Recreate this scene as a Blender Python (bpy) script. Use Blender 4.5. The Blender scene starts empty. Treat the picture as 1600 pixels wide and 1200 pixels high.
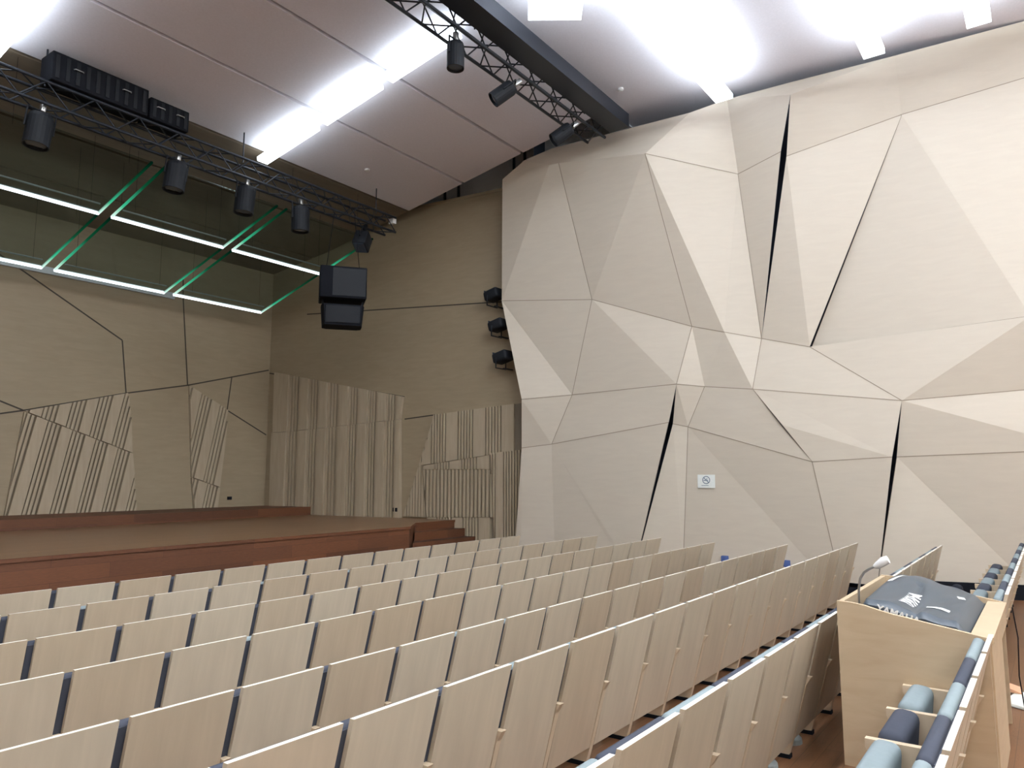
import bpy, bmesh, math, random
from mathutils import Vector, Matrix

random.seed(7)
SC = bpy.context.scene
COL = SC.collection

# ------------------------------------------------------------------ camera, light setup, exposure
cam_d = bpy.data.cameras.new('camera')
cam = bpy.data.objects.new('camera', cam_d)
COL.objects.link(cam)
cam_d.sensor_fit = 'HORIZONTAL'
cam_d.sensor_width = 36.0
cam_d.lens = 36.0 * 1169.673 / 1600.0
cam_d.clip_end = 100
YAW, PITCH, ROLL = math.radians(35.6515), math.radians(6.9072), 0.0000177
fw = Vector((math.cos(YAW) * math.cos(PITCH), math.sin(YAW) * math.cos(PITCH), math.sin(PITCH)))
rt0 = Vector((math.sin(YAW), -math.cos(YAW), 0))
up0 = rt0.cross(fw)
rt = rt0 * math.cos(ROLL) + up0 * math.sin(ROLL)
up = up0 * math.cos(ROLL) - rt0 * math.sin(ROLL)
cam.matrix_world = Matrix(((rt.x, up.x, -fw.x, 0), (rt.y, up.y, -fw.y, 0), (rt.z, up.z, -fw.z, 0), (0, 0, 0, 1)))
SC.camera = cam

wd = bpy.data.worlds.new('world')
SC.world = wd
wd.use_nodes = True
wd.node_tree.nodes['Background'].inputs[0].default_value = (0.5, 0.6, 0.8, 1)
wd.node_tree.nodes['Background'].inputs[1].default_value = 0.02

LAMP = 5.0          # radiance of the ceiling strips by the facetted wall
STAGE_LAMP = 5.5     # the dimmer ones on the slope towards the stage
HALL_LAMP = 39.0     # the strips over the rest of the hall
vs = SC.view_settings
vs.view_transform = 'Standard'
vs.look = 'None'
vs.exposure = 0.0
vs.gamma = 1.0
vs.use_curve_mapping = False
SC.cycles.use_denoising = True
SC.cycles.max_bounces = 8
SC.cycles.diffuse_bounces = 5
SC.cycles.transparent_max_bounces = 16
SC.cycles.sample_clamp_indirect = 6.0

# ------------------------------------------------------------------ helpers
class MB:
    """collects shapes; build() links them as ONE mesh object"""
    def __init__(self):
        self.v, self.f, self.m, self.s = [], [], [], []

    def add(self, verts, faces, mi=0, smooth=False):
        n = len(self.v)
        self.v += [tuple(q) for q in verts]
        for fc in faces:
            self.f.append([n + i for i in fc])
            self.m.append(mi)
            self.s.append(smooth)
        return self

    def box(self, c, size, rot=None, mi=0):
        c = Vector(c)
        h = Vector(size) / 2
        vs_ = []
        for x in (-1, 1):
            for y in (-1, 1):
                for z in (-1, 1):
                    d = Vector((x * h.x, y * h.y, z * h.z))
                    vs_.append(c + (rot @ d if rot else d))
        return self.add(vs_, [(0, 1, 3, 2), (4, 6, 7, 5), (0, 4, 5, 1), (2, 3, 7, 6), (0, 2, 6, 4), (1, 5, 7, 3)], mi)

    def rbox(self, c, size, r=.02, seg=3, rot=None, mi=0):
        bm = bmesh.new()
        bmesh.ops.create_cube(bm, size=1)
        for v in bm.verts:
            v.co = Vector((v.co.x * size[0], v.co.y * size[1], v.co.z * size[2]))
        bmesh.ops.bevel(bm, geom=bm.edges[:], offset=r, segments=seg, profile=.5, affect='EDGES')
        bm.verts.index_update()
        c = Vector(c)
        vs_ = [c + (rot @ v.co if rot else v.co) for v in bm.verts]
        fs = [[v.index for v in f.verts] for f in bm.faces]
        bm.free()
        return self.add(vs_, fs, mi, True)

    def prism(self, bottom, top, mi=0):
        n = len(bottom)
        vs_ = list(bottom) + list(top)
        fs = [list(range(n))[::-1], list(range(n, 2 * n))]
        fs += [(i, (i + 1) % n, n + (i + 1) % n, n + i) for i in range(n)]
        return self.add(vs_, fs, mi)

    def tube(self, pts, r, seg=8, mi=0, cap=True):
        pts = [Vector(q) for q in pts]
        rs = r if isinstance(r, (list, tuple)) else [r] * len(pts)
        rings = []
        a = None
        for i, q in enumerate(pts):
            t = (pts[min(i + 1, len(pts) - 1)] - pts[max(i - 1, 0)]).normalized()
            if a is None:
                a = t.orthogonal().normalized()
            else:
                a = (a - t * a.dot(t)).normalized()
            b = t.cross(a)
            rings.append([q + (a * math.cos(2 * math.pi * k / seg) + b * math.sin(2 * math.pi * k / seg)) * rs[i] for k in range(seg)])
        vs_ = [q for ring in rings for q in ring]
        fs = []
        for i in range(len(pts) - 1):
            for k in range(seg):
                fs.append((i * seg + k, i * seg + (k + 1) % seg, (i + 1) * seg + (k + 1) % seg, (i + 1) * seg + k))
        self.add(vs_, fs, mi, True)
        if cap:
            self.add(rings[0], [list(range(seg))[::-1]], mi)
            self.add(rings[-1], [list(range(seg))], mi)
        return self

    def lathe(self, prof, origin=(0, 0, 0), rot=None, seg=20, mi=0):
        o = Vector(origin)
        vs_ = []
        for r, z in prof:
            for k in range(seg):
                d = Vector((r * math.cos(2 * math.pi * k / seg), r * math.sin(2 * math.pi * k / seg), z))
                vs_.append(o + (rot @ d if rot else d))
        fs = []
        for i in range(len(prof) - 1):
            for k in range(seg):
                fs.append((i * seg + k, i * seg + (k + 1) % seg, (i + 1) * seg + (k + 1) % seg, (i + 1) * seg + k))
        fs.append(list(range(seg))[::-1])
        fs.append([(len(prof) - 1) * seg + k for k in range(seg)])
        return self.add(vs_, fs, mi, False)

    def build(self, name, mats, parent=None):
        me = bpy.data.meshes.new(name)
        me.from_pydata(self.v, [], self.f)
        for m in (mats if isinstance(mats, (list, tuple)) else [mats]):
            me.materials.append(m)
        for i, q in enumerate(me.polygons):
            q.material_index = self.m[i]
            q.use_smooth = self.s[i]
        me.update()
        bm = bmesh.new()
        bm.from_mesh(me)
        bmesh.ops.recalc_face_normals(bm, faces=bm.faces[:])
        bm.to_mesh(me)
        bm.free()
        o = bpy.data.objects.new(name, me)
        COL.objects.link(o)
        if parent:
            o.parent = parent
        return o


def thing(name, label, cat, loc=(0, 0, 0), group=None, rotz=0):
    o = bpy.data.objects.new(name, None)
    COL.objects.link(o)
    o.location = loc
    o.rotation_euler = (0, 0, rotz)
    o.empty_display_size = .1
    return tag(o, label, cat, group)


def tag(o, label, cat, group=None):
    o['label'] = label
    o['category'] = cat
    if group:
        o['group'] = group
    return o


def struct(o):
    o['kind'] = 'structure'
    return o


def dup(root, loc, label=None, group=None, rotz=None):
    r = root.copy()
    COL.objects.link(r)
    r.location = loc
    if rotz is not None:
        r.rotation_euler = (0, 0, rotz)
    if label:
        r['label'] = label
    if group:
        r['group'] = group
    for ch in list(root.children):
        c = ch.copy()
        COL.objects.link(c)
        c.parent = r
        for g in ch.children:
            d = g.copy()
            COL.objects.link(d)
            d.parent = c
    return r


def clip(poly, n, c):
    """part of a 2-D polygon where p.n <= c"""
    out = []
    for i in range(len(poly)):
        a, b = poly[i], poly[(i + 1) % len(poly)]
        da, db = a[0] * n[0] + a[1] * n[1] - c, b[0] * n[0] + b[1] * n[1] - c
        if da <= 0:
            out.append(a)
        if da * db < 0:
            t = da / (da - db)
            out.append((a[0] + (b[0] - a[0]) * t, a[1] + (b[1] - a[1]) * t))
    return out


# ------------------------------------------------------------------ materials
def nodes(name):
    m = bpy.data.materials.new(name)
    m.use_nodes = True
    nt = m.node_tree
    return m, nt, nt.nodes['Principled BSDF']


def plain(name, c, rough=.6, metal=0.0, spec=.5):
    m, nt, b = nodes(name)
    tc = nt.nodes.new('ShaderNodeTexCoord')
    nz = nt.nodes.new('ShaderNodeTexNoise')
    nz.inputs['Scale'].default_value = 35
    nt.links.new(tc.outputs['Object'], nz.inputs['Vector'])
    rp = nt.nodes.new('ShaderNodeValToRGB')
    rp.color_ramp.elements[0].color = (c[0] * .93, c[1] * .93, c[2] * .93, 1)
    rp.color_ramp.elements[1].color = (min(1, c[0] * 1.05), min(1, c[1] * 1.05), min(1, c[2] * 1.05), 1)
    nt.links.new(nz.outputs['Fac'], rp.inputs[0])
    nt.links.new(rp.outputs[0], b.inputs['Base Color'])
    b.inputs['Roughness'].default_value = rough
    b.inputs['Metallic'].default_value = metal
    b.inputs['Specular IOR Level'].default_value = spec
    return m


def wood(name, c1, c2, scale, rough=.45, vary=None, spec=.4):
    """stretched-noise wood grain; 'vary' mixes in a second tone per object"""
    m, nt, b = nodes(name)
    tc = nt.nodes.new('ShaderNodeTexCoord')
    mp = nt.nodes.new('ShaderNodeMapping')
    mp.inputs['Scale'].default_value = scale
    nz = nt.nodes.new('ShaderNodeTexNoise')
    nz.inputs['Scale'].default_value = 1
    nz.inputs['Detail'].default_value = 5
    nz.inputs['Distortion'].default_value = .6
    rp = nt.nodes.new('ShaderNodeValToRGB')
    rp.color_ramp.elements[0].position = .3
    rp.color_ramp.elements[1].position = .7
    rp.color_ramp.elements[0].color = (*c1, 1)
    rp.color_ramp.elements[1].color = (*c2, 1)
    nt.links.new(tc.outputs['Object'], mp.inputs[0])
    nt.links.new(mp.outputs[0], nz.inputs['Vector'])
    nt.links.new(nz.outputs['Fac'], rp.inputs[0])
    out = rp.outputs[0]
    if vary:
        oi = nt.nodes.new('ShaderNodeObjectInfo')
        mx = nt.nodes.new('ShaderNodeMix')
        mx.data_type = 'RGBA'
        mx.blend_type = 'MULTIPLY'
        r2 = nt.nodes.new('ShaderNodeValToRGB')
        r2.color_ramp.elements[0].color = (*vary[0], 1)
        r2.color_ramp.elements[1].color = (*vary[1], 1)
        nt.links.new(oi.outputs['Random'], r2.inputs[0])
        mx.inputs['Factor'].default_value = 1
        nt.links.new(out, mx.inputs['A'])
        nt.links.new(r2.outputs[0], mx.inputs['B'])
        out = mx.outputs['Result']
    nt.links.new(out, b.inputs['Base Color'])
    b.inputs['Roughness'].default_value = rough
    b.inputs['Specular IOR Level'].default_value = spec
    return m


def planks(name, c1, c2, rotx, rough=.4, bw=1.6, rh=.12):
    m, nt, b = nodes(name)
    tc = nt.nodes.new('ShaderNodeTexCoord')
    mp = nt.nodes.new('ShaderNodeMapping')
    mp.inputs['Rotation'].default_value = (rotx, 0, 0)
    br = nt.nodes.new('ShaderNodeTexBrick')
    br.inputs['Color1'].default_value = (*c1, 1)
    br.inputs['Color2'].default_value = (*c2, 1)
    br.inputs['Mortar'].default_value = (c1[0] * .4, c1[1] * .4, c1[2] * .4, 1)
    br.inputs['Scale'].default_value = 1
    br.inputs['Mortar Size'].default_value = .002
    br.inputs['Brick Width'].default_value = bw
    br.inputs['Row Height'].default_value = rh
    nz = nt.nodes.new('ShaderNodeTexNoise')
    mp2 = nt.nodes.new('ShaderNodeMapping')
    mp2.inputs['Scale'].default_value = (3, 25, 25)
    nz.inputs['Detail'].default_value = 5
    mx = nt.nodes.new('ShaderNodeMix')
    mx.data_type = 'RGBA'
    mx.blend_type = 'MULTIPLY'
    mx.inputs['Factor'].default_value = .5
    nt.links.new(tc.outputs['Object'], mp.inputs[0])
    nt.links.new(mp.outputs[0], br.inputs['Vector'])
    nt.links.new(tc.outputs['Object'], mp2.inputs[0])
    nt.links.new(mp2.outputs[0], nz.inputs['Vector'])
    nt.links.new(br.outputs['Color'], mx.inputs['A'])
    nt.links.new(nz.outputs['Fac'], mx.inputs['B'])
    nt.links.new(mx.outputs['Result'], b.inputs['Base Color'])
    b.inputs['Roughness'].default_value = rough
    return m


def glow(name, c, s):
    m = bpy.data.materials.new(name)
    m.use_nodes = True
    nt = m.node_tree
    nt.nodes.remove(nt.nodes['Principled BSDF'])
    e = nt.nodes.new('ShaderNodeEmission')
    e.inputs[0].default_value = (*c, 1)
    e.inputs[1].default_value = s
    nt.links.new(e.outputs[0], nt.nodes['Material Output'].inputs[0])
    return m


def edge_glow(name, length):
    """edge-lit glass: bright white-green at the lit end, deep green far from it (object Y runs along the edge)"""
    m = bpy.data.materials.new(name)
    m.use_nodes = True
    nt = m.node_tree
    nt.nodes.remove(nt.nodes['Principled BSDF'])
    tc = nt.nodes.new('ShaderNodeTexCoord')
    sp = nt.nodes.new('ShaderNodeSeparateXYZ')
    mr = nt.nodes.new('ShaderNodeMapRange')
    mr.inputs['From Min'].default_value = 0
    mr.inputs['From Max'].default_value = -length
    rp = nt.nodes.new('ShaderNodeValToRGB')
    rp.color_ramp.elements[0].color = (.75, 1, .9, 1)
    rp.color_ramp.elements[1].color = (.0, .012, .006, 1)
    e1 = rp.color_ramp.elements.new(.22)
    e1.color = (.05, .5, .27, 1)
    e2 = rp.color_ramp.elements.new(.6)
    e2.color = (.004, .075, .03, 1)
    e = nt.nodes.new('ShaderNodeEmission')
    e.inputs[1].default_value = 1.0
    nt.links.new(tc.outputs['Object'], sp.inputs[0])
    nt.links.new(sp.outputs['Y'], mr.inputs['Value'])
    nt.links.new(mr.outputs[0], rp.inputs[0])
    nt.links.new(rp.outputs[0], e.inputs[0])
    nt.links.new(e.outputs[0], nt.nodes['Material Output'].inputs[0])
    return m


def glass(name, tint):
    m = bpy.data.materials.new(name)
    m.use_nodes = True
    nt = m.node_tree
    nt.nodes.remove(nt.nodes['Principled BSDF'])
    tr = nt.nodes.new('ShaderNodeBsdfTransparent')
    tr.inputs[0].default_value = (*tint, 1)
    gl = nt.nodes.new('ShaderNodeBsdfGlossy')
    gl.inputs['Roughness'].default_value = .08
    gl.inputs[0].default_value = (.8, .95, .9, 1)
    mx = nt.nodes.new('ShaderNodeMixShader')
    mx.inputs[0].default_value = .06
    nt.links.new(tr.outputs[0], mx.inputs[1])
    nt.links.new(gl.outputs[0], mx.inputs[2])
    nt.links.new(mx.outputs[0], nt.nodes['Material Output'].inputs[0])
    return m


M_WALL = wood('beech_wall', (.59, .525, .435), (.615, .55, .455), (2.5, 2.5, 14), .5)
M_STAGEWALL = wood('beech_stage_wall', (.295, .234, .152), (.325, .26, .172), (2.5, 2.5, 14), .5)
M_FLUTE = wood('beech_slats', (.37, .30, .21), (.43, .355, .255), (14, 14, 1.5), .5)
M_SEAM2 = plain('dark_joint', (.05, .04, .03), .8)
M_SEAM = plain('wall_seam', (.30, .245, .185), .8)
M_DARK = plain('dark_backing', (.018, .02, .03), .9)
M_SLIT = plain('slit_backing', (.05, .065, .10), .9)
M_GROOVESHADE2 = plain('pale_groove_shade', (.22, .175, .12), .95)
M_GROOVESHADE = plain('groove_shade', (.20, .165, .12), .95)  # darker than the slats: groove shade put into the colour
M_CEIL = plain('ceiling_board', (.78, .75, .82), .85)
M_CEILDARK = wood('brown_ceiling_board', (.15, .115, .08), (.18, .14, .10), (1.5, 8, 8), .6)
M_VOID = plain('grey_plaster', (.80, .84, .86), .9)
M_SEATWOOD = wood('beech_seat', (.50, .42, .315), (.575, .485, .365), (14, 3, 1.2), .42,
                  ((.93, .89, .85), (1.06, 1.08, 1.1)))
M_LITTOP = wood('lit_top_edge', (.82, .77, .68), (.88, .83, .75), (3, 10, 3), .4)  # light on the upward-facing seat edges, put into the colour
M_SIDEWOOD = wood('beech_side', (.55, .43, .30), (.64, .51, .36), (3, 10, 3), .45)
M_SLATE = plain('slate_fabric', (.055, .06, .078), .95, 0, .2)
M_PALE = plain('pale_grey_fabric', (.215, .255, .265), .95, 0, .2)
M_BLACK = plain('black_metal', (.010, .012, .016), .6, 0, .25)
M_BLACKM = plain('black_matt', (.008, .009, .013), .85, 0, .15)
M_TRUSS = plain('dark_truss', (.022, .027, .038), .4, .4)
M_STEEL = plain('steel', (.5, .5, .5), .35, .9)
M_STAGE = planks('stage_front_planks', (.175, .06, .02), (.10, .034, .012), math.pi / 2, .6, 1.3, .17)
M_DECK = planks('stage_deck_planks', (.28, .15, .072), (.23, .12, .057), 0, .3, 1.8, .12)
M_FLOOR = planks('floor_planks', (.22, .10, .045), (.16, .07, .03), 0, .35, 1.5, .1)
M_LAMP = glow('luminaire', (.88, .95, 1.0), LAMP)
M_UPFILL = glow('added_uplight', (.80, .92, 1.0), 22.0)  # glowing tops added to brighten the ceiling, imitating lens bloom
M_UPFILL2 = glow('added_stage_uplight', (.80, .92, 1.0), 12.0)  # same added top glow for the sloping ceiling
M_LAMP3 = glow('hall_luminaire', (.88, .95, 1.0), HALL_LAMP)
M_LAMP2 = glow('stage_luminaire', (.86, .95, 1.0), STAGE_LAMP)
M_LED = glow('led_strip', (.85, .93, 1.0), 3.0)
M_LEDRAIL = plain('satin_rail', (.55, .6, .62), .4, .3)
M_GLASS = glass('canopy_glass', (.74, .79, .78))
M_WHITE = plain('white_plastic', (.8, .8, .8), .5)
M_PAPER = plain('white_paper', (.82, .85, .82), .8)
M_INK = plain('grey_ink', (.18, .22, .28), .8)
M_COVER = plain('coated_cover', (.045, .058, .072), .42)
M_DESK = wood('beech_desk', (.47, .35, .225), (.54, .415, .275), (3, 3, 14), .45)
M_BLUE = plain('blue_fitting', (.05, .09, .25), .6)
M_CARD = plain('orange_card', (.75, .42, .26), .7)
M_GREYDOME = plain('grey_dome', (.30, .33, .32), .5)
M_LENS = plain('lens', (.06, .08, .11), .08)

# ------------------------------------------------------------------ room: floor, ceiling, walls
XL, YB = -8.5, -8.5            # hall behind and left of the photographer
prof = [(16.0, -1.80), (9.4, -1.80), (2.95, -1.826), (2.95, -1.738), (1.12, -1.738), (1.12, -1.672), (YB, -1.672)]
m = MB()
for (y0, z0), (y1, z1) in zip(prof[:-1], prof[1:]):
    m.add([(XL, y0, z0), (13.4, y0, z0), (13.4, y1, z1), (XL, y1, z1)], [(0, 1, 2, 3)])
struct(m.build('floor', M_FLOOR))


def cz(y):
    return 5.45 + .177 * (11.4 - y) if y > 6.2 else 6.42


m = MB()
cuts = [15.1, 13.73, 12.25, 10.76, 9.25, 7.80, 6.25]
for a, b in zip(cuts[:-1], cuts[1:]):
    y0, y1 = a - .03, b + .03
    q = [(XL, y0, cz(y0)), (11.2, y0, cz(y0)), (11.2, y1, cz(y1)), (XL, y1, cz(y1))]
    m.prism(q, [(x, y, z + .06) for x, y, z in q], 3 if a > 11 else 0)
q = [(XL, 6.2, 6.42), (13.4, 6.2, 6.42), (13.4, YB, 6.42), (XL, YB, 6.42)]
m.prism(q, [(x, y, z + .06) for x, y, z in q])
q = [(XL, 15.1, cz(15.1) + .14), (11.1, 15.1, cz(15.1) + .14), (11.1, 6.2, cz(6.21) + .14), (XL, 6.2, cz(6.21) + .14)]
m.add(q, [(0, 1, 2, 3)], 1)
m.add([(XL, 15.1, 7.6), (13.4, 15.1, 7.6), (13.4, 5.9, 7.6), (XL, 5.9, 7.6), (XL, 5.9, 6.4), (13.4, 5.9, 6.4)], [(0, 1, 2, 3), (3, 2, 5, 4)], 2)
struct(m.build('ceiling', [M_CEIL, M_DARK, M_VOID, M_CEILDARK]))

m = MB()
m.add([(XL, YB, -2), (XL, 15.1, -2), (XL, 15.1, 7.6), (XL, YB, 7.6)], [(0, 1, 2, 3)])
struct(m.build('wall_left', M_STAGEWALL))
m = MB()
m.add([(XL, YB, -2), (13.4, YB, -2), (13.4, YB, 7.6), (XL, YB, 7.6)], [(0, 1, 2, 3)])
struct(m.build('wall_back', M_WALL))

# facetted side wall: every corner has its own distance from the hall
FACET_V=[(11.282, 8.334, 3.302), (11.438, 6.451, 3.097), (11.69, 4.705, 2.448), (11.75, 4.177, 2.301), (11.943, 3.642, 2.167), (11.964, 2.918, 1.962), (12.085, 2.92, 1.969), (12.114, 0.096, 2.12), (11.516, 6.928, 1.426), (11.589, 4.96, 1.491), (11.799, 4.559, 1.441), (11.793, 3.769, 1.345), (11.933, 1.685, 1.054), (11.228, 7.836, 1.374), (11.387, 7.949, 0.49), (11.498, 7.36, 0.551), (11.605, 5.121, 0.862), (11.736, 5.105, 0.847), (11.805, 4.869, 0.788), (11.791, 2.919, 0.192), (11.841, 1.84, 0.25), (11.994, 1.805, 0.253), (11.759, 3.327, 0.759), (11.797, 3.349, 0.752), (11.308, 8.342, 5.736), (11.169, 7.167, 5.682), (11.186, 6.969, 5.675), (11.377, 7.241, 6.1), (11.252, 7.77, 5.963), (11.115, 5.21, 5.377), (11.892, 3.906, 4.963), (11.713, 3.15, 5.09), (11.779, 3.083, 5.022), (12.259, 1.486, 5.446), (11.58, 2.929, 5.92), (11.507, 4.554, 6.073), (11.811, 4.016, 6.277), (11.788, 2.953, 6.233), (11.996, 1.496, 6.278), (12.329, -0.118, 6.404), (12.733, -1.091, 5.806), (12.597, -1.138, 6.52), (12.335, -0.797, 2.183), (12.468, -0.729, 1.201), (12.257, -0.36, 0.328), (12.359, -0.659, 0.341), (11.495, 8.201, -1.68), (11.508, 8.052, -1.706), (11.62, 7.387, -1.715), (11.678, 5.975, -1.629), (11.679, 5.856, -1.652), (11.859, 5.053, -1.651), (11.921, 2.841, -1.544), (11.913, 2.636, -1.555), (11.923, 2.143, -1.569), (12.434, 0.252, -1.596), (12.54, -0.517, -1.659)]
FACET_F=[[0, 24, 25], [0, 25, 26, 1], [26, 29, 1], [29, 2, 1], [29, 3, 2], [29, 30, 3], [30, 4, 3], [24, 28, 25], [28, 27, 26, 25], [27, 35, 29, 26], [29, 35, 36, 30], [36, 34, 31, 30], [36, 37, 34], [30, 31, 4], [32, 5, 4], [34, 38, 33, 32], [34, 37, 38], [32, 33, 5], [33, 7, 6], [33, 40, 7], [38, 39, 40, 33], [39, 41, 40], [40, 42, 7], [0, 1, 8], [0, 8, 13], [1, 9, 8], [1, 2, 9], [2, 10, 9], [2, 3, 10], [3, 11, 10], [3, 4, 11], [4, 5, 11], [5, 12, 11], [5, 7, 12], [12, 7, 43], [7, 42, 43], [12, 43, 44], [43, 45, 44], [12, 44, 21], [11, 12, 20, 22], [22, 20, 19], [10, 11, 23, 19, 18], [9, 10, 18], [9, 18, 17], [13, 8, 15, 14], [8, 9, 16, 15], [14, 15, 47, 46], [15, 48, 47], [15, 49, 48], [15, 16, 50, 49], [17, 18, 51, 50], [18, 52, 51], [18, 19, 53, 52], [19, 20, 54, 53], [21, 55, 54], [21, 44, 56, 55], [44, 45, 56]]
FACET_SEAM=[[0, 1], [1, 2], [2, 3], [3, 4], [4, 5], [6, 7], [7, 42], [29, 2], [26, 1], [29, 30], [30, 31], [32, 33], [33, 40], [33, 6], [1, 8], [8, 13], [8, 9], [9, 10], [10, 11], [2, 9], [4, 11], [11, 12], [5, 12], [8, 15], [15, 16], [14, 15], [10, 18], [17, 18], [18, 19], [19, 20], [21, 44], [44, 45], [18, 51], [19, 53], [16, 50], [21, 54], [12, 43], [22, 19], [11, 22], [30, 4]]
FACET_EDGE=[27, 28, 24, 0, 13, 14, 46]
FACET_RIGHT=[41, 40, 42, 43, 45, 56]
FACET_BASE=[46, 47, 48, 49, 50, 51, 52, 53, 54, 55, 56]



def wall_right():
    m = MB()
    V = [Vector(q) for q in FACET_V]
    owner = {}
    for f in FACET_F:
        ids = list(f)
        a, b, c = V[ids[0]], V[ids[1]], V[ids[2]]
        n = (b - a).cross(c - a)
        for i in range(1, len(ids) - 1):
            m.add([V[ids[0]], V[ids[i]], V[ids[i + 1]]], [(0, 1, 2)], 0)
        if n.x > 0:
            n = -n
        n.normalize()
        for i in range(len(ids)):
            e = (ids[i], ids[(i + 1) % len(ids)])
            cen = sum((V[k] for k in ids), Vector()) / len(ids)
            owner.setdefault(tuple(sorted(e)), []).append((n, cen))
    for a, b in FACET_SEAM:                       # fine open joints between panels
        for n, cen in owner.get(tuple(sorted((a, b))), []):
            A, B = V[a], V[b]
            t = (B - A).normalized()
            w = n.cross(t)
            if w.dot(cen - A) < 0:
                w = -w
            o = n * .003
            m.add([A + o, B + o, B + o + w * .006, A + o + w * .006], [(0, 1, 2, 3)], 1)
    # return at the stage end
    chain = [V[i] for i in FACET_EDGE]
    back = [Vector((11.95, 8.02, q.z)) for q in chain]
    for i in range(len(chain) - 1):
        m.add([chain[i], chain[i + 1], back[i + 1], back[i]], [(0, 1, 2, 3)], 0)
    # the wall goes on behind the photographer
    rv = [V[i] for i in FACET_RIGHT]
    for i in range(len(rv) - 1):
        a, b = rv[i], rv[i + 1]
        m.add([a, b, Vector((12.9, YB, b.z)), Vector((12.9, YB, a.z))], [(0, 1, 2, 3)], 0)
    # dark structure behind the slits
    m.add([(12.7, 8.0, -2), (13.35, YB, -2), (13.35, YB, 7), (12.7, 8.0, 7)], [(0, 1, 2, 3)], 2)
    m.add([(12.7, 8.0, -2), (12.7, 8.0, 7), (11.9, 8.0, 7), (11.9, 8.0, -2)], [(0, 1, 2, 3)], 2)
    return m.build('wall_right', [M_WALL, M_SEAM, M_SLIT])


struct(wall_right())


# stage walls: back wall at Y = 15, slightly splayed side wall
def bwp(x, z, d=0):
    return Vector((x, 15 - d, z))


SN = Vector((-1, -.115, 0)).normalized()


def swp(y, z, d=0):
    return Vector((11 + .115 * (15 - y), y, z)) + SN * d


def ribbon(m, mp, pts, w, mi):
    for a, b in zip(pts[:-1], pts[1:]):
        d = Vector((b[0] - a[0], b[1] - a[1])).normalized()
        n = (-d.y * w / 2, d.x * w / 2)
        m.add([mp(a[0] + n[0], a[1] + n[1], .003), mp(b[0] + n[0], b[1] + n[1], .003),
               mp(b[0] - n[0], b[1] - n[1], .003), mp(a[0] - n[0], a[1] - n[1], .003)], [(0, 1, 2, 3)], mi)


m = MB()
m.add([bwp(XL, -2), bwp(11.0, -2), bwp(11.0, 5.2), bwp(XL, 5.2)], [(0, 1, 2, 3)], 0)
for pts in ([(5.0, 4.02), (7.48, 2.68), (7.62, 1.63)], [(8.70, 4.2), (8.72, 3.81), (8.93, 1.9)], [(4.5, 1.66), (5.42, 1.29), (5.8, 1.15)],
            [(4.5, .86), (5.8, 1.15), (7.65, 1.63), (8.93, 1.91), (9.99, 2.2), (10.97, 2.47)], [(9.99, 2.2), (9.91, 1.44)], [(9.91, 1.44), (10.97, .93)]):
    ribbon(m, bwp, pts, .028, 1)
wall_stage = struct(m.build('wall_stage', [M_STAGEWALL, M_SEAM2]))
m = MB()
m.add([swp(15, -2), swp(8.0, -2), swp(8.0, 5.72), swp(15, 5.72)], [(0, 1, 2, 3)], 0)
m.prism([swp(15, 5.70, .02), swp(8.0, 5.70, .02), swp(8.0, 5.70, -.5), swp(15, 5.70, -.5)], [swp(15, 5.76, .02), swp(8.0, 5.76, .02), swp(8.0, 5.76, -.5), swp(15, 5.76, -.5)], 0)
for pts in ([(13.86, 3.71), (8.1, 3.38)], [(11.0, 1.16), (10.23, 1.22)], [(15, 2.40), (11.01, 1.63)]):
    ribbon(m, swp, pts, .025, 1)
wall_side = struct(m.build('wall_stage_side', [M_STAGEWALL, M_SEAM2]))
m = MB()
m.add([swp(15, 5.6, -.5), swp(5.9, 5.6, -.5), swp(5.9, 7.6, -.5), swp(15, 7.6, -.5)], [(0, 1, 2, 3)])
struct(m.build('wall_upper', M_VOID))
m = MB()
m.box((3.0, 14.97, 3.78), (11.0, .06, .13))  # pale band standing in for strip light reflected on the wall
struct(m.build('glow_band_1', M_LEDRAIL))


def fluted(parent, mp, poly, bars, along, depth, shade_mat=None):
    """slatted panel: bars [(u0, u1, depth)] across direction 'along' clipped to the outline, on a backing darkened for the shade in the grooves"""
    m = MB()
    L = math.hypot(*along)
    n = (along[1] / L, -along[0] / L)
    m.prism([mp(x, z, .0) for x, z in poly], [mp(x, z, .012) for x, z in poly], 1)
    for u0, u1, d in bars:
        pc = clip(clip(poly, n, u1), (-n[0], -n[1]), -u0)
        if len(pc) >= 3:
            m.prism([mp(x, z, .006) for x, z in pc], [mp(x, z, d) for x, z in pc], 0)
    return m.build('fluted_panel', [M_FLUTE, shade_mat or M_GROOVESHADE], parent)


def pattern(u0, u1, wide, ribs, pitch, rib, depth, thin, start=0.0):
    """wide board, then a group of thin ribs, repeated"""
    out, u = [], u0 + start
    while u < u1:
        out.append((u, u + wide, depth))
        u += wide + (pitch - rib)
        for _ in range(ribs):
            out.append((u, u + rib, thin))
            u += pitch
    return out


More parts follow.
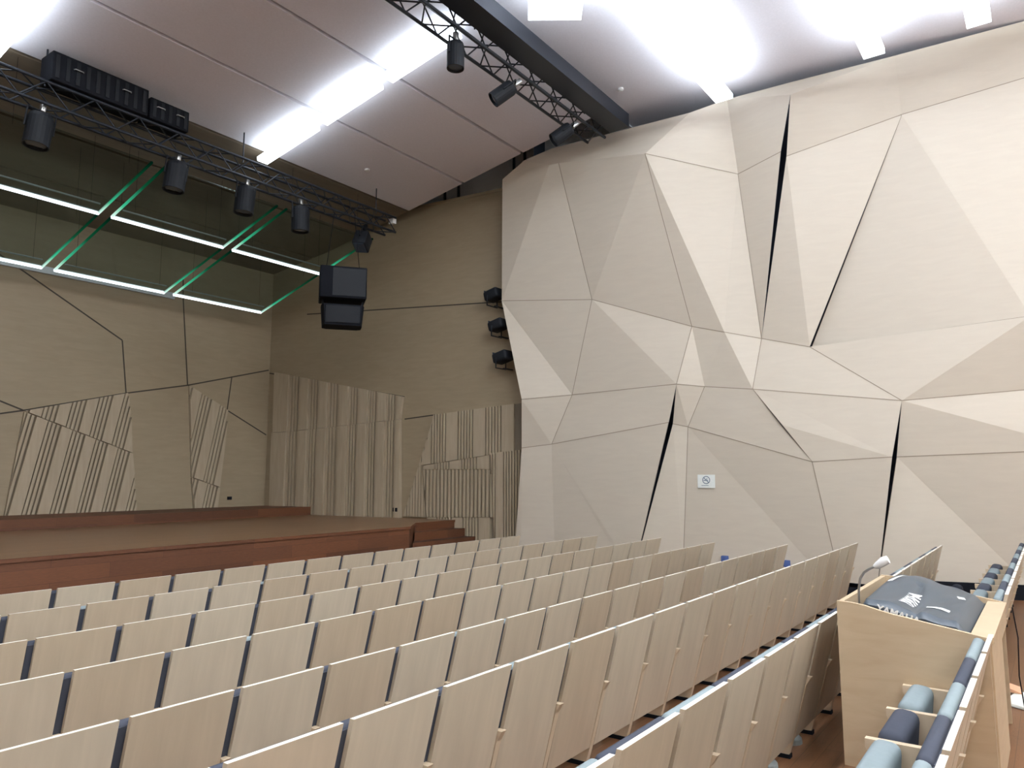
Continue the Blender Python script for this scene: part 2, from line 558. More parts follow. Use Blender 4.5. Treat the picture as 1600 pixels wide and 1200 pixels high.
# diagonal slats on the back wall
DA = (.30, 1.55)
nA = (DA[1] / math.hypot(*DA), -DA[0] / math.hypot(*DA))
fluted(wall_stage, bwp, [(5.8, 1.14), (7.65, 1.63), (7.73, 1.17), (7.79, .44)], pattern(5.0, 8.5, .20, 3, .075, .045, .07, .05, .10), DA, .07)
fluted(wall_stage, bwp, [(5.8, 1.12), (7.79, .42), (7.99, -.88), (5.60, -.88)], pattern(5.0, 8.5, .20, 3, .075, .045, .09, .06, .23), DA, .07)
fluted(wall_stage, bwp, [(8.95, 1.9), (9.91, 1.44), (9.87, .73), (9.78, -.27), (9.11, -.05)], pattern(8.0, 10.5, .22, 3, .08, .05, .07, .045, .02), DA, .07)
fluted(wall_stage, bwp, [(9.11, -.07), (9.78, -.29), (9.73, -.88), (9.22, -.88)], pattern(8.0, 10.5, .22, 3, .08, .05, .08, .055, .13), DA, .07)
# upright slats on the side wall (panel coordinate u runs with -Y when 'along' points up, so use -y ranges)
UP = (0, 1)


def neg(bars):
    return bars


WIDE = [(10.98, 11.16), (11.46, 11.67), (11.96, 12.19), (12.50, 12.74), (13.11, 13.34), (13.68, 13.92), (14.30, 14.76)]


def groups(thin, deep):
    out = [(a, b, deep) for a, b in WIDE]
    for (_, a), (b, _) in zip(WIDE[:-1], WIDE[1:]):
        n = 4
        p = (b - a) / n
        out += [(a + p * (k + .30), a + p * (k + .88), thin) for k in range(n)]
    return out


fluted(wall_side, swp, [(14.82, 2.41), (11.01, 1.63), (11.07, 1.16), (14.17, .99), (14.74, .98)], groups(.04, .085), UP, .06, M_GROOVESHADE2)
fluted(wall_side, swp, [(14.78, .97), (14.17, .98), (11.07, 1.15), (11.02, -.885), (14.74, -.885)], groups(.06, .105), UP, .06, M_GROOVESHADE2)
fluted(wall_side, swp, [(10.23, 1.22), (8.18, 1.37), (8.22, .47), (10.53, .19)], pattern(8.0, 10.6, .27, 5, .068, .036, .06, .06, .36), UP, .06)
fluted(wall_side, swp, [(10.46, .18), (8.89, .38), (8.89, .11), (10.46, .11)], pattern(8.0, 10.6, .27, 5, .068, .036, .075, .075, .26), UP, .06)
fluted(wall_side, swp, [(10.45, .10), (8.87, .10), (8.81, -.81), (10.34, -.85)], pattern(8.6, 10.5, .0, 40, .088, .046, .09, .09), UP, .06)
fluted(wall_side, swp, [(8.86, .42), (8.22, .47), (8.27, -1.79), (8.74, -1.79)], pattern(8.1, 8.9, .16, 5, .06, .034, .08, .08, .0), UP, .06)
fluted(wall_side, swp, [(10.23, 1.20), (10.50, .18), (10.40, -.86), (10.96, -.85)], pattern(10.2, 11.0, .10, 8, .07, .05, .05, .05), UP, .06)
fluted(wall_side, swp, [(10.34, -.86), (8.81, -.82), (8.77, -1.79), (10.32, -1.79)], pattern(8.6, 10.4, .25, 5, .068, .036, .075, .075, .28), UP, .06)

# black skirting along the facetted wall
m = MB()
base = [Vector(FACET_V[i]) for i in FACET_BASE]
for a, b in zip(base[:-1], base[1:]):
    za = -1.62 if b.y > 1.9 else -1.47
    p0, p1 = Vector((a.x - .03, a.y, -1.85)), Vector((b.x - .03, b.y, -1.85))
    m.prism([p0, p1, p1 + Vector((.06, 0, 0)), p0 + Vector((.06, 0, 0))],
            [Vector((q.x, q.y, za)) for q in (p0, p1, p1 + Vector((.06, 0, 0)), p0 + Vector((.06, 0, 0)))])
struct(m.build('baseboard_right', M_BLACKM))

# ------------------------------------------------------------------ stage
st = thing('stage', 'raised dark brown timber stage across the far end of the hall', 'stage', (0, 9, -1.8))


def loc(o, root):
    """keep world coordinates when parenting under an empty"""
    o.parent = root
    o.matrix_parent_inverse = Matrix.Translation(root.location).inverted()
    return o


foot = [(XL + .25, 9.05), (9.62, 9.05), (10.40, 9.66), (11.62, 9.66), (11.02, 14.90), (XL + .25, 14.90)]
m = MB()
m.prism([(x, y, -.93) for x, y in foot], [(x, y, -.886) for x, y in foot], 1)
m.add([(x, y, -.885) for x, y in foot], [list(range(len(foot)))], 0)
loc(m.build('deck', [M_DECK, M_STAGE]), st)
m = MB()
m.prism([(XL + .25, 9.07, -1.8), (9.61, 9.07, -1.8), (9.61, 9.12, -1.8), (XL, 9.12, -1.8)], [(XL + .25, 9.07, -.93), (9.61, 9.07, -.93), (9.61, 9.12, -.93), (XL, 9.12, -.93)])
m.prism([(9.61, 9.07, -1.8), (10.40, 9.68, -1.8), (10.36, 9.72, -1.8), (9.58, 9.12, -1.8)], [(9.61, 9.07, -.93), (10.40, 9.68, -.93), (10.36, 9.72, -.93), (9.58, 9.12, -.93)])
loc(m.build('fascia', M_STAGE), st)
for i, (yf, zt) in enumerate(((9.675, -.932), (9.43, -1.04), (9.19, -1.19), (8.96, -1.34), (8.72, -1.49), (8.5, -1.64))):
    x0 = 10.40 - (9.66 - yf) * 1.26 + .02
    x0 = max(x0, 9.70)
    x1 = 11 + .115 * (15 - yf) - .01
    m = MB()
    q = [(x0, yf, 0), (min(x1, 11.6 if yf > 8.6 else 11.1), yf, 0), (11.60, 9.70, 0), (10.42, 9.70, 0)]
    m.prism([(x, y, -1.8) for x, y, _ in q], [(x, y, zt) for x, y, _ in q])
    loc(m.build('step', M_STAGE), st)
m = MB()
q = [(XL + .25, 13.5), (11.16, 13.5), (11.01, 14.90), (XL + .25, 14.90)]
m.prism([(x, y, -.885) for x, y in q], [(x, y, -.71) for x, y in q])
loc(m.build('rear_riser', M_STAGE), st)

# ------------------------------------------------------------------ seats
W = .53
LEAN = .19 / .715


def make_seat(name, fab):
    root = thing(name, '', 'seat')
    m = MB()                                          # rear board, leaning back
    w = .240
    t = .022
    q = [(0, .83), (.19, .115), (.19 + t, .115), (t, .83)]
    m.prism([(-w, y, z) for y, z in q], [(w, y, z) for y, z in q])
    m.add([(-w, -.0006, .8306), (w, -.0006, .8306), (w, t, .8306), (-w, t, .8306)], [(0, 1, 2, 3)], 1)  # top edge painted paler, as if catching light from above
    m.build('back_panel', [M_SEATWOOD, M_LITTOP], root)
    m = MB()
    q = [(.0335, .79), (.116, .48), (.126, .48), (.0435, .79)]
    m.prism([(-.278, y, z) for y, z in q], [(.244, y, z) for y, z in q])
    m.build('gap_shade', M_SLATE, root)  # dark sheet painting the shade in the gaps between backs
    m = MB()
    rot = Matrix.Rotation(math.atan(LEAN), 3, 'X')
    m.rbox((-.017, .103, .655), (.520, .054, .315), .022, 3, rot)
    m.rbox((0, .148, .50), (.47, .06, .34), .025, 3, rot)
    m.build('back_cushion', fab, root)
    m = MB()                                          # seat tipped up
    m.rbox((0, .365, .365), (.455, .12, .33), .042, 4, Matrix.Rotation(.10, 3, 'X'))
    m.build('seat_cushion', fab, root)
    return root


def side(root, x):
    m = MB()
    q = [(.064, .506), (.45, .506), (.45, .47), (.415, .40), (.40, .0), (.225, 0), (.195, .10), (.096, .455)]
    m.prism([(x - .019, y, z) for y, z in q], [(x + .019, y, z) for y, z in q])
    o = m.build('side_panel', M_SIDEWOOD, root)
    m = MB()
    m.box((x, .31, .0125), (.05, .20, .025))
    m.build('foot', M_BLACKM, root)
    return o


protos = {}
for key, fab in (('slate', M_SLATE), ('pale grey', M_PALE)):
    r = make_seat('auditorium_seat', fab)
    side(r, -W / 2)
    e = make_seat('auditorium_seat', fab)
    side(e, -W / 2)
    side(e, W / 2 - .0195)
    protos[key] = [r, e]
used = set()


def place(key, end, where, label, group):
    src = protos[key][1 if end else 0]
    if id(src) not in used:
        used.add(id(src))
        src.location = where
        src['label'] = label
        src['group'] = group
        return src
    return dup(src, where, label, group)


ORD = ['last', 'second', 'third', 'fourth', 'fifth', 'sixth', 'seventh', 'eighth', 'ninth', 'tenth', 'eleventh', 'twelfth', 'thirteenth',
       'fourteenth', 'fifteenth', 'sixteenth', 'seventeenth', 'eighteenth', 'nineteenth', 'twentieth']
ROWS = [  # x of the first gap, y of the back, z of its top, seats right of that gap, seats left of it, name
    (3.025, 6.926, -.959, 13, 2, 'front row by the stage'),
    (2.315, 6.018, -.974, 16, 1, 'second row from the stage'),
    (2.105, 5.066, -.985, 17, 1, 'third row from the stage'),
    (1.897, 4.119, -.991, 17, 1, 'fourth row from the stage'),
    (1.687, 3.157, -.994, 18, 1, 'fifth row from the stage'),
    (2.003, 2.179, -.906, 17, 2, 'sixth row from the stage'),
    (2.313, 1.226, -.909, 17, 1, 'row before the desk')]
for ri, (x0, y0, zt, nr, nl, nm) in enumerate(ROWS):
    for k in range(-nl, nr):
        n = nr - 1 - k                                # 0 = at the wall
        if ri == 6:
            key = 'pale grey' if k % 2 == 1 else 'slate'
        else:
            key = 'slate' if random.random() < .72 else 'pale grey'
        place(key, n == 0, (x0 + (k + .5) * W, y0, zt - .83),
              'beech folding seat, %s cushion, %s from the wall in %s' % (key, ORD[n] if n else 'first', nm),
              'folding seats in the ' + nm.split(',')[0])
for k in list(range(-1, 4)) + list(range(7, 17)):
    key = 'pale grey' if k % 2 else 'slate'
    if k < 4:
        lb = 'beech seat, %s cushion, %s from the desk on its near side' % (key, ORD[3 - k] if k < 3 else 'first')
    else:
        lb = 'beech seat, %s cushion, %s beyond the mixing desk towards the wall' % (key, ORD[k - 7] if k > 7 else 'first')
    place(key, k in (3, 16), (2.7225 + (k + .5) * W, .315, -.842 - .83), lb, 'folding seats in the row with the desk')
for v in protos.values():
    for s in v:
        if id(s) not in used:
            for c in list(s.children):
                bpy.data.objects.remove(c)
            bpy.data.objects.remove(s)

# ------------------------------------------------------------------ mixing desk, its cover, lamp
dk = thing('mixing_desk', 'tall pale wood control desk box standing in the nearest seat row', 'desk', (5.55, .7, -1.672))


def rim(y):
    t = max(0, min(1, (1.10 - y) / .76))
    return -.745 - .125 * t + .012 * math.sin(math.pi * min(1, t * 3)) * (t < .34)


ys = [1.10 - .76 * i / 10 for i in range(11)]
for x in (4.85, 6.27):
    m = MB()
    q = [(1.10, -1.672)] + [(y, rim(y)) for y in ys] + [(.34, -1.672)]
    m.prism([(x, y, z) for y, z in q], [(x + .03, y, z) for y, z in q])
    loc(m.build('side_panel', M_DESK), dk)
m = MB()
m.box((5.575, 1.085, (-1.672 - .75) / 2), (1.39, .03, 1.672 - .75))
loc(m.build('front_panel', M_DESK), dk)
m = MB()
m.box((5.30, .345, (-1.672 - .901) / 2), (.838, .03, 1.672 - .901))
m.box((5.995, .345, -.961), (.549, .03, .12))
loc(m.build('back_panel', M_DESK), dk)
m = MB()
m.box((5.575, .70, -1.0), (1.385, .73, .03))
loc(m.build('shelf', M_DESK), dk)
m = MB()
m.box((5.575, .375, -.885), (1.385, .11, .03))
loc(m.build('ledge', M_DESK), dk)

cv = thing('console_cover', 'rumpled dark grey padded cover with white lettering lying inside the pale desk', 'cover', (5.55, .7, -.985))


def ctop(x, y):
    u, v = (x - 4.90) / 1.33, (y - .44) / .53
    ed = min(1, u / .04 + .55, (1 - u) / .06) * min(1, v / .10, (1 - v) / .05 + .35)
    b = .03 + .02 * math.exp(-((v - .80) / .20) ** 2) + .045 * math.exp(-((u - .72) / .24) ** 2 - ((v - .60) / .30) ** 2)
    b += .012 * math.sin(7 * u + 4 * v) * v + .006 * math.sin(19 * v + 9 * u)
    b -= .022 * math.exp(-((v - .52 - .25 * (u - .2)) / .035) ** 2) * (u < .65)
    return rim(y) + b * max(0, ed) - .03 * (1 - max(0, min(1, ed)))


NX, NY = 44, 28
vv, ff = [], []
for i in range(NX + 1):
    for j in range(NY + 1):
        x, y = 4.90 + 1.33 * i / NX, .44 + .53 * j / NY
        vv.append((x, y, ctop(x, y)))
for i in range(NX):
    for j in range(NY):
        a = i * (NY + 1) + j
        ff.append((a, a + 1, a + NY + 2, a + NY + 1))
m = MB()
m.add(vv, ff, 0, True)
ring = [i * (NY + 1) for i in range(NX + 1)] + [NX * (NY + 1) + j for j in range(1, NY + 1)] + [i * (NY + 1) + NY for i in range(NX - 1, -1, -1)] + [j for j in range(NY - 1, 0, -1)]
rv = [vv[i] for i in ring]
bt = [(x, y, -.984) for x, y, z in rv]
n = len(ring)
m.add(rv + bt, [(i, (i + 1) % n, n + (i + 1) % n, n + i) for i in range(n)] + [list(range(n, 2 * n))], 0)
loc(m.build('padded_sheet', M_COVER), cv)


def text_obj(name, body, size, xf, mat, surf=None):
    cu = bpy.data.curves.new(name, 'FONT')
    cu.body = body
    cu.size = size
    cu.align_x = 'CENTER'
    cu.align_y = 'CENTER'
    cu.extrude = .0008
    cu.offset = .0018
    tmp = bpy.data.objects.new(name, cu)
    COL.objects.link(tmp)
    bpy.context.view_layer.update()
    me = bpy.data.meshes.new_from_object(tmp.evaluated_get(bpy.context.evaluated_depsgraph_get()))
    bpy.data.objects.remove(tmp)
    for v in me.vertices:
        w = xf @ v.co
        if surf:
            w.z = surf(w.x, w.y) + .004 + v.co.z
        v.co = w
    me.materials.clear()
    me.materials.append(mat)
    me.name = name
    o = bpy.data.objects.new(name, me)
    COL.objects.link(o)
    return o


m = MB()
m.rbox((6.18, .60, ctop(6.18, .60) + .012), (.09, .07, .07), .03, 3)
loc(m.build('strap', M_BLACKM), cv)
t = text_obj('lettering', 'YAMAHA', .10, Matrix.Translation((5.28, .76, 0)), M_WHITE, ctop)
loc(t, cv)
t['label'] = 'white lettering'
t = text_obj('lettering', 'YAMAHA', .055, Matrix.Translation((4.894, .78, -.80)) @ Matrix(((0, 0, -1, 0), (-1, 0, 0, 0), (0, 1, 0, 0), (0, 0, 0, 1))) @ Matrix.Rotation(-.25, 4, 'Z'), M_WHITE)
loc(t, cv)
t['label'] = 'pale lettering on the folded end'


def patch(x0, x1, y0, y1, sk=0):
    m = MB()
    NI, NJ = 8, 3
    vs_ = []
    for i in range(NI + 1):
        for j in range(NJ + 1):
            x = x0 + (x1 - x0) * i / NI
            y = y0 + (y1 - y0) * j / NJ + sk * (i / NI - .5)
            vs_.append((x, y, ctop(x, y) + .004))
    fs = [(i * (NJ + 1) + j, i * (NJ + 1) + j + 1, (i + 1) * (NJ + 1) + j + 1, (i + 1) * (NJ + 1) + j) for i in range(NI) for j in range(NJ)]
    m.add(vs_, fs, 0, True)
    o = loc(m.build('white_patch', M_WHITE), cv)  # white strip laid just above the cover
    return o


patch(5.16, 5.22, .55, .67)
patch(5.60, 6.02, .90, .93, -.03)
patch(5.72, 5.82, .52, .56, .02)

lp = thing('gooseneck_lamp', 'slim grey gooseneck lamp with a white head at the desk corner', 'lamp', (5.06, 1.03, -.985))
m = MB()
pts = [(5.06, 1.02, -.97), (5.06, 1.02, -.80), (5.055, 1.015, -.70), (5.04, 1.0, -.63), (5.03, .975, -.59), (5.02, .94, -.565), (5.02, .905, -.545)]
m.tube(pts, .007, 8)
loc(m.build('neck', M_STEEL), lp)
m = MB()
m.lathe([(.025, 0), (.025, .012), (.012, .02)], (5.06, 1.02, -.985))
loc(m.build('base', M_BLACK), lp)
m = MB()
m.tube([(5.02, .915, -.551), (5.02, .895, -.542), (5.02, .86, -.515), (5.02, .835, -.503)], [.012, .022, .028, .024], 12)
loc(m.build('lamp_head', M_WHITE), lp)

# cable, paper and card on the floor behind the seats
m = MB()
m.tube([(6.27, .29, -.90), (6.275, .27, -1.1), (6.27, .28, -1.35), (6.28, .26, -1.6), (6.33, .25, -1.66)], .004, 6)
tag(m.build('cable', M_BLACKM), 'thin black cable hanging down the back of the desk', 'cable')
m = MB()
m.prism([(6.62, .20, -1.667), (7.05, .14, -1.667), (7.12, .34, -1.667), (6.75, .43, -1.667)], [(6.63, .21, -1.645), (7.04, .15, -1.66), (7.11, .33, -1.64), (6.76, .42, -1.652)])
tag(m.build('paper_sheet', M_PAPER), 'crumpled white paper lying on the brown floor behind the desk', 'paper')
m = MB()
m.prism([(7.0, .30, -1.64), (7.22, .32, -1.64), (7.2, .44, -1.64), (7.02, .42, -1.64)], [(7.0, .30, -1.635), (7.22, .32, -1.635), (7.2, .44, -1.60), (7.02, .42, -1.60)])
tag(m.build('card', M_CARD), 'orange card resting on the white paper on the floor', 'card')

# grey vent domes under the seventh row
dome = MB()
dome.lathe([(.075, 0), (.072, .03), (.05, .055), (.015, .063)], (0, 0, 0), None, 18)
d0 = None
for i, (x, y, wd_) in enumerate(((3.66, 1.52, 'nearest'), (4.19, 1.52, 'second nearest'), (4.72, 1.52, 'third nearest'), (5.25, 1.52, 'fourth nearest'))):
    if d0 is None:
        d0 = dome.build('floor_vent', M_GREYDOME)
        d = d0
    else:
        d = d0.copy()
        COL.objects.link(d)
    d.location = (x, y, -1.738)
    tag(d, 'grey dome vent on the floor under the seventh row, %s to camera' % wd_, 'vent', 'dome vents under the seats')

# ------------------------------------------------------------------ things on the walls
sg = thing('no_smoking_sign', 'white no smoking notice on the facetted wood wall', 'sign', (11.826, 4.59, -.107))
sg.rotation_euler = (-.024, 0, math.atan2(-.0292, -.9993) + math.pi / 2)   # local -Y faces the hall


def sbox(m, x, z, w, h, d, ang=0):
    return m.box((x, -d, z), (w, .004, h), Matrix.Rotation(ang, 3, 'Y'))


m = MB()
sbox(m, 0, 0, .29, .215, .004)
m.build('sheet', M_PAPER, sg)
m = MB()
seg = 28
for k in range(seg):
    a, b = 2 * math.pi * k / seg, 2 * math.pi * (k + 1) / seg
    m.add([(.065 * math.cos(a), -.008, .02 + .065 * math.sin(a)), (.065 * math.cos(b), -.008, .02 + .065 * math.sin(b)),
           (.051 * math.cos(b), -.008, .02 + .051 * math.sin(b)), (.051 * math.cos(a), -.008, .02 + .051 * math.sin(a))], [(0, 1, 2, 3)])
sbox(m, 0, .02, .12, .014, .009, math.radians(45))
m.build('prohibition_ring', M_INK, sg)
m = MB()
sbox(m, -.005, .015, .075, .013, .0075)
sbox(m, .012, .038, .012, .022, .0075, .4)
m.build('cigarette', M_INK, sg)
m = MB()
sbox(m, -.02, -.068, .12, .008, .0075)
m.build('caption_line', M_INK, sg)

for (x, y, z), lb in (((11.842, 4.33, -1.345), 'small blue wall fitting low on the wall behind the fifth seat row'),
                      ((11.870, 3.385, -1.355), 'small blue wall fitting low on the wall behind the sixth seat row')):
    m = MB()
    m.rbox((x, y, z), (.06, .11, .13), .01, 2)
    tag(m.build('wall_socket', M_BLUE), lb, 'socket', 'blue fittings on the side wall')
for q, lb in ((bwp(10.06, -.52, .02), 'small black socket box low on the back wall of the stage'), (swp(11.13, -.72, .085), 'small black socket box low on the stage side wall')):
    m = MB()
    m.rbox(q, (.10, .04, .07) if q.y > 14 else (.04, .13, .08), .006, 2)
    tag(m.build('wall_socket', M_BLACKM), lb, 'socket')

# floodlights peeping out behind the edge of the facetted wall
fl0 = None
for x, y, z, wd_ in ((11.42, 8.62, 3.46, 'topmost'), (11.43, 8.52, 2.85, 'middle'), (11.44, 8.42, 2.22, 'lowest')):
    lb = '%s of three black floodlights on the stage side wall by the facetted wall' % wd_
    if fl0 is None:
        fl0 = thing('floodlight', lb, 'floodlight', (x, y, z), 'floodlights beside the facetted wall')
        r = Matrix.Rotation(-.25, 3, 'X')
        m = MB()
        m.rbox((0, 0, .02), (.30, .33, .20), .045, 3, r)
        m.build('housing', M_BLACK, fl0)
        m = MB()
        m.box((0, .162, .06), (.20, .012, .11), r)
        m.build('lens', M_LENS, fl0)
        m = MB()
        m.tube([(-.16, .05, .0), (-.16, .05, -.20), (.16, .05, -.20), (.16, .05, 0)], .014, 6)
        m.box((.14, -.02, -.20), (.28, .05, .02))
        m.build('bracket', M_BLACK, fl0)
    else:
        dup(fl0, (x, y, z), lb)

# loudspeakers hanging by the stage wall
sp = thing('loudspeaker', 'large black boxy loudspeaker hanging above the stage by the side wall', 'loudspeaker', (9.05, 10.3, 3.42))
sp.rotation_euler = (0, 0, math.radians(-38))
m = MB()
m.rbox((0, 0, 0), (.82, .62, .58), .02, 2)
m.build('cabinet', M_BLACKM, sp)
m = MB()
m.box((.10, -.316, 0), (.58, .012, .50))
m.build('grille', M_BLACK, sp)
m = MB()
for x in (-.3, .3):
    m.tube([(x, 0, .29), (x * .6, 0, 1.38)], .006, 6)
m.build('hanging_cable', M_BLACKM, sp)
sp2 = thing('loudspeaker', 'smaller curved black loudspeaker slung under the boxy one', 'loudspeaker', (9.06, 10.3, 2.86))
sp2.rotation_euler = (0, 0, math.radians(-38))
m = MB()
q = [(-.38, -.10), (-.34, -.25), (.34, -.25), (.38, -.10), (.38, .15), (.30, .22), (-.30, .22), (-.38, .15)]
m.prism([(x * .92, y + .05, -.20) for x, y in q], [(x, y, .17) for x, y in q])
m.build('cabinet', M_BLACKM, sp2)
m = MB()
m.box((0, -.238, -.01), (.60, .012, .30), Matrix.Rotation(.135, 3, 'X'))
m.build('grille', M_BLACK, sp2)
m = MB()
for x in (-.35, .35):
    m.box((x, 0, .215), (.03, .10, .115))
m.build('bracket', M_BLACK, sp2)

# ------------------------------------------------------------------ lighting trusses


def make_truss(label, y0, y1, z0, z1, xs, xe):
    root = thing('lighting_truss', label, 'truss', (xe, (y0 + y1) / 2, z0))
    for y in (y0, y1):
        for z in (z0, z1):
            m = MB()
            m.tube([(xs, y, z), (xe, y, z)], .024, 8)
            loc(m.build('chord', M_TRUSS), root)
    m = MB()
    n = int((xe - xs) / .3)
    for i in range(n):
        a, b = xs + (xe - xs) * i / n, xs + (xe - xs) * (i + 1) / n
        fl = i % 2
        for (ya, za), (yb, zb) in (((y0, z0), (y0, z1)), ((y1, z0), (y1, z1)), ((y0, z0), (y1, z0)), ((y0, z1), (y1, z1))):
            p, q = ((a, ya, za), (b, yb, zb)) if fl else ((a, yb, zb), (b, ya, za))
            m.tube([p, q], .011, 5, 0, False)
    loc(m.build('bracing', M_TRUSS), root)
    for x in (xe - .4, xe - 3.4, xe - 6.4):
        m = MB()
        y = (y0 + y1) / 2
        m.tube([(x, y, z1), (x, y, cz(y) + .01)], .012, 6)
        loc(m.build('hanger', M_TRUSS), root)
    return root


t1 = make_truss('long dark lighting truss hanging over the front of the stage', 10.32, 10.62, 4.80, 5.10, 1.5, 10.40)
t2 = make_truss('dark lighting truss under the ceiling over the front seats', 5.88, 6.22, 5.78, 6.10, 3.0, 10.95)
m = MB()
m.box((7.1, 5.62, 5.98), (7.8, .36, .24))
o = loc(m.build('cable_tray', M_TRUSS), t2)
m = MB()
m.box((10.44, 10.45, 5.06), (.09, .12, .10))
tag(m.build('junction_box', M_WHITE), 'small white box on the wall end of the stage truss', 'box')

# cylindrical spotlights
def make_can(r, h):
    root = thing('spotlight', '', 'spotlight')
    m = MB()
    m.lathe([(r * .55, h * .5), (r * .9, h * .47), (r, h * .36), (r, -h * .5), (r * .9, -h * .5), (r * .86, -h * .40)], (0, 0, 0), None, 22)
    m.build('housing', M_BLACK, root)
    m = MB()
    m.lathe([(r * .84, -h * .42), (r * .80, -h * .44), (r * .3, -h * .46)], (0, 0, 0), None, 22)
    m.build('lens', M_LENS, root)
    m = MB()
    m.tube([(-r * 1.12, 0, 0), (-r * 1.12, 0, h * .62), (r * 1.12, 0, h * .62), (r * 1.12, 0, 0)], .014, 6)
    m.build('yoke', M_BLACK, root)
    m = MB()
    m.rbox((0, 0, h * .62 + .05), (.06, .07, .12), .01, 2)
    m.build('clamp', M_STEEL, root)
    return root


c0 = make_can(.155, .44)
for i, (x, rx) in enumerate(((3.94, .10), (5.82, .10), (7.02, .08), (8.14, -.02))):
    lb = 'black can spotlight hanging under the stage truss, %s from the left' % ('first', 'second', 'third', 'fourth')[i]
    if i == 0:
        c = c0
        c['label'] = lb
        c['group'] = 'spotlights under the stage truss'
        c.location = (x, 10.40, 4.44)
    else:
        c = dup(c0, (x, 10.40, 4.44), lb, 'spotlights under the stage truss')
    c.rotation_euler = (0, rx, 0)
f2 = thing('wash_light', 'square black wash light at the wall end of the stage truss', 'stage light', (9.64, 10.45, 4.44))
f2.rotation_euler = (.1, .45, .5)
m = MB()
m.rbox((0, 0, 0), (.30, .26, .32), .02, 2)
m.build('housing', M_BLACK, f2)
m = MB()
m.tube([(-.17, 0, 0), (-.17, 0, .24), (.17, 0, .24), (.17, 0, 0)], .014, 6)
m.box((-.06, 0, .30), (.05, .06, .14))
m.build('yoke', M_BLACK, f2)
m = MB()
m.box((0, 0, -.165), (.25, .21, .012))
m.build('lens', M_LENS, f2)

k0 = make_can(.115, .36)
for i, (x, y, z, aim, lb) in enumerate(((7.09, 6.0, 5.47, None, 'black can spotlight pointing straight down beside the bright ceiling strip'),
                                           (8.28, 6.10, 5.50, (-.50, .62, -.62), 'tilted black can spotlight halfway along the truss over the seats'),
                                           (9.90, 6.10, 5.50, (-.50, .62, -.62), 'tilted black can spotlight at the wall end of the truss over the seats'))):
    if i == 0:
        c = k0
        c['label'] = lb
        c['group'] = 'spotlights under the seat truss'
        c.location = (x, y, z)
    else:
        c = dup(k0, (x, y, z), lb, 'spotlights under the seat truss')
    if aim:
        c.rotation_euler = (-Vector(aim)).to_track_quat('Z', 'Y').to_euler()

for x0, x1, z1, lb in ((3.98, 5.27, 5.53, 'longer black equipment case lying along the top of the stage truss'),
                       (5.30, 5.90, 5.45, 'shorter black equipment case on the stage truss, nearer the middle')):
    cs = thing('equipment_case', lb, 'case', ((x0 + x1) / 2, 10.42, 5.125))
    w = x1 - x0
    h = z1 - 5.13
    m = MB()
    m.rbox((0, 0, h / 2), (w, .36, h), .015, 2)
    m.build('body', M_BLACKM, cs)
    m = MB()
    k = int(w / .12)
    for i in range(k):
        m.box((-w / 2 + (i + .5) * w / k, -.184, h / 2), (.05, .012, h * .8))
    m.build('fin', M_BLACK, cs)
    m = MB()
    for s in (-.25, .25):
        m.tube([(w * s - .06, -.19, h * .6), (w * s - .05, -.215, h * .6), (w * s + .05, -.215, h * .6), (w * s + .06, -.19, h * .6)], .008, 5)
    m.build('handle', M_STEEL, cs)

# ------------------------------------------------------------------ glass canopy over the stage
SL = .296
CA = math.atan(SL)
EDGE = {}


def canopy(x0, x1, yf, zf, length, label):
    root = thing('glass_canopy', label, 'canopy', (x0, yf, zf), 'edge lit glass sheets over the stage')
    root.rotation_euler = (-CA, 0, 0)
    w = x1 - x0
    m = MB()
    m.box((w / 2, -length / 2, 0), (w - .04, length, .02))
    m.build('glass_sheet', M_GLASS, root)
    m = MB()
    m.box((w / 2, .02, 0), (w, .035, .045))
    m.build('light_strip', M_LED, root)
    if length not in EDGE:
        EDGE[length] = edge_glow('lit_glass_edge', length)
    for x in (.005, w - .005):
        m = MB()
        m.box((x, -length / 2, 0), (.03, length, .03))
        m.build('glass_edge', EDGE[length], root)
    m = MB()
    m.box((w / 2, -.20, .03), (w - .16, .02, .02))
    m.build('rail', M_LEDRAIL, root)
    rinv = Matrix.Rotation(CA, 3, 'X')
    for x in (.25, w - .25):
        for y in (-.25, -length + .2):
            m = MB()
            wy = yf + y * math.cos(CA)
            ln = cz(wy) - (zf - y * math.sin(CA))
            m.tube([(x, y, 0), Vector((x, y, 0)) + rinv @ Vector((0, 0, ln))], .0025, 5)
            m.build('cable', M_BLACKM, root)
    return root


for x0, x1, wd_ in ((3.55, 5.60, 'left'), (5.80, 7.85, 'middle'), (8.04, 10.12, 'right')):
    canopy(x0, x1, 12.22, 4.20, 1.62, 'edge lit glass sheet over the stage, %s one of the front line' % wd_)
    canopy(x0, x1, 14.17, 3.62, 2.0, 'edge lit glass sheet by the stage back wall, %s one of the rear line' % wd_)

# ------------------------------------------------------------------ ceiling luminaires


def luminaire(label, p0, p1, w, group, mats, drop=.19):
    p0, p1 = Vector(p0), Vector(p1)
    root = thing('ceiling_light', label, 'light', p0, group)
    d = (p1 - p0).normalized()
    s = d.cross(Vector((0, 0, 1))).normalized()
    n = s.cross(d)

    def slab(a, b, hw, e):
        q = [p0 - d * e + s * hw, p1 + d * e + s * hw, p1 + d * e - s * hw, p0 - d * e - s * hw]
        return [v + n * a for v in q], [v + n * b for v in q]
    m = MB()
    lo, hi = slab(-drop - .07, -drop, w / 2, 0)
    m.prism(lo, hi)
    m.add([v + n * .004 for v in hi], [(0, 1, 2, 3)], 1)  # added glowing top face, brightens the ceiling above
    loc(m.build('diffuser', mats), root)
    m = MB()
    for k in (.15, .85):
        c = p0 + (p1 - p0) * k
        m.tube([c - n * drop, c - n * .001], .012, 6)  # added drop below the ceiling, so the top glow spreads
    loc(m.build('added_stem', M_WHITE), root)
    return root


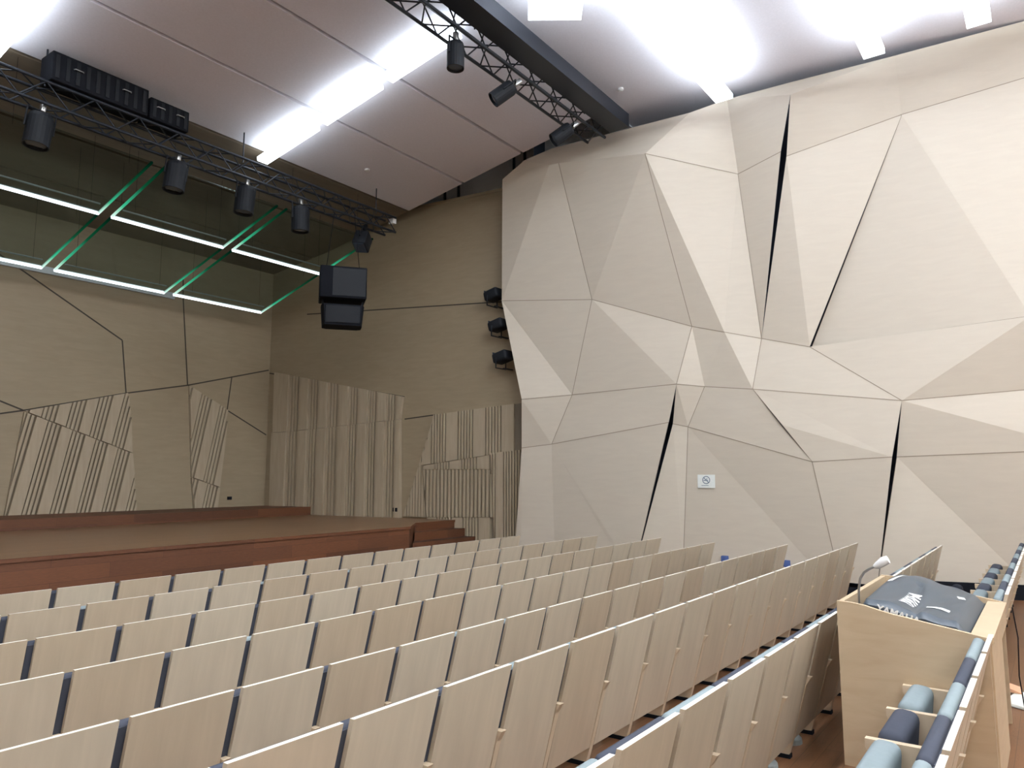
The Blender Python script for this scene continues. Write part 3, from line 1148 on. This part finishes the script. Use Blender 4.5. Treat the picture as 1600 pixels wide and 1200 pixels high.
def sl(x, a, b):
    return (x, a, cz(a)), (x, b, cz(b))


G1 = 'light strips on the sloping ceiling'
for x, wd_ in ((7.50, 'right hand'), (3.42, 'left hand'), (-.7, 'far left'), (-4.8, 'outermost left')):
    for a, b, nm in ((10.70, 9.34, 'nearest the stage'), (9.16, 7.90, 'middle one'), (7.70, 6.36, 'nearest the seats')):
        luminaire('bright strip light on the sloping ceiling, %s line, %s' % (wd_, nm), *sl(x, a, b), .20, G1, [M_LAMP2, M_UPFILL2])
G2 = 'light strips on the flat ceiling'
for y, nm in ((3.86, 'first'), (1.66, 'second'), (.38, 'third')):
    luminaire('bright strip light on the flat ceiling, %s line from the stage, wall end' % nm, (7.75, y, 6.42), (11.22, y, 6.42), .28, G2, [M_LAMP, M_UPFILL], .40)
luminaire('short bright ceiling light just behind the seat truss', (7.5, 5.12, 6.42), (7.9, 4.55, 6.42), .3, G2, [M_LAMP, M_UPFILL], .40)
for y, x in ((4.12, 2.0), (4.12, -5.0), (1.78, 2.0), (1.78, -5.0), (.42, 2.0), (.42, -5.0), (-1.2, 8.3), (-1.2, 2.0), (-1.2, -5.0),
             (-3.0, 8.3), (-3.0, 2.0), (-3.0, -5.0), (-5.0, 8.3), (-5.0, 2.0), (-5.0, -5.0), (-7.0, 8.3), (-7.0, 2.0), (-7.0, -5.0)):
    luminaire('bright strip light on the flat ceiling, out beyond the seats in view', (x, y, 6.42), (x + 3.75, y, 6.42), .28, G2, [M_LAMP, M_UPFILL] if (x > 8 and y > -4) or y > 4 else [M_LAMP3, M_LAMP3])
for q, lb in (((10.69, 5.43, 6.42), 'small white ceiling disc beside the truss over the seats'), ((9.35, 10.05, cz(10.05)), 'small white ceiling disc near the stage end of the slope')):
    m = MB()
    m.lathe([(.05, 0), (.05, -.03), (.02, -.045)], q, None, 14)
    tag(m.build('smoke_detector', M_WHITE), lb, 'detector')
for i, (y, z0) in enumerate(((11.23, 5.76), (10.25, 5.76), (9.9, 5.76), (8.55, 5.76), (8.3, 5.76))):
    m = MB()
    b = swp(y, z0, -.3)
    m.tube([b, (b.x, b.y, 7.58)], .03, 8)
    tag(m.build('pipe', M_TRUSS), 'dark upright pipe above the stage side wall, %s from the stage end' % ('first', 'second', 'third', 'fourth', 'fifth')[i], 'pipe', 'pipes above the side wall')
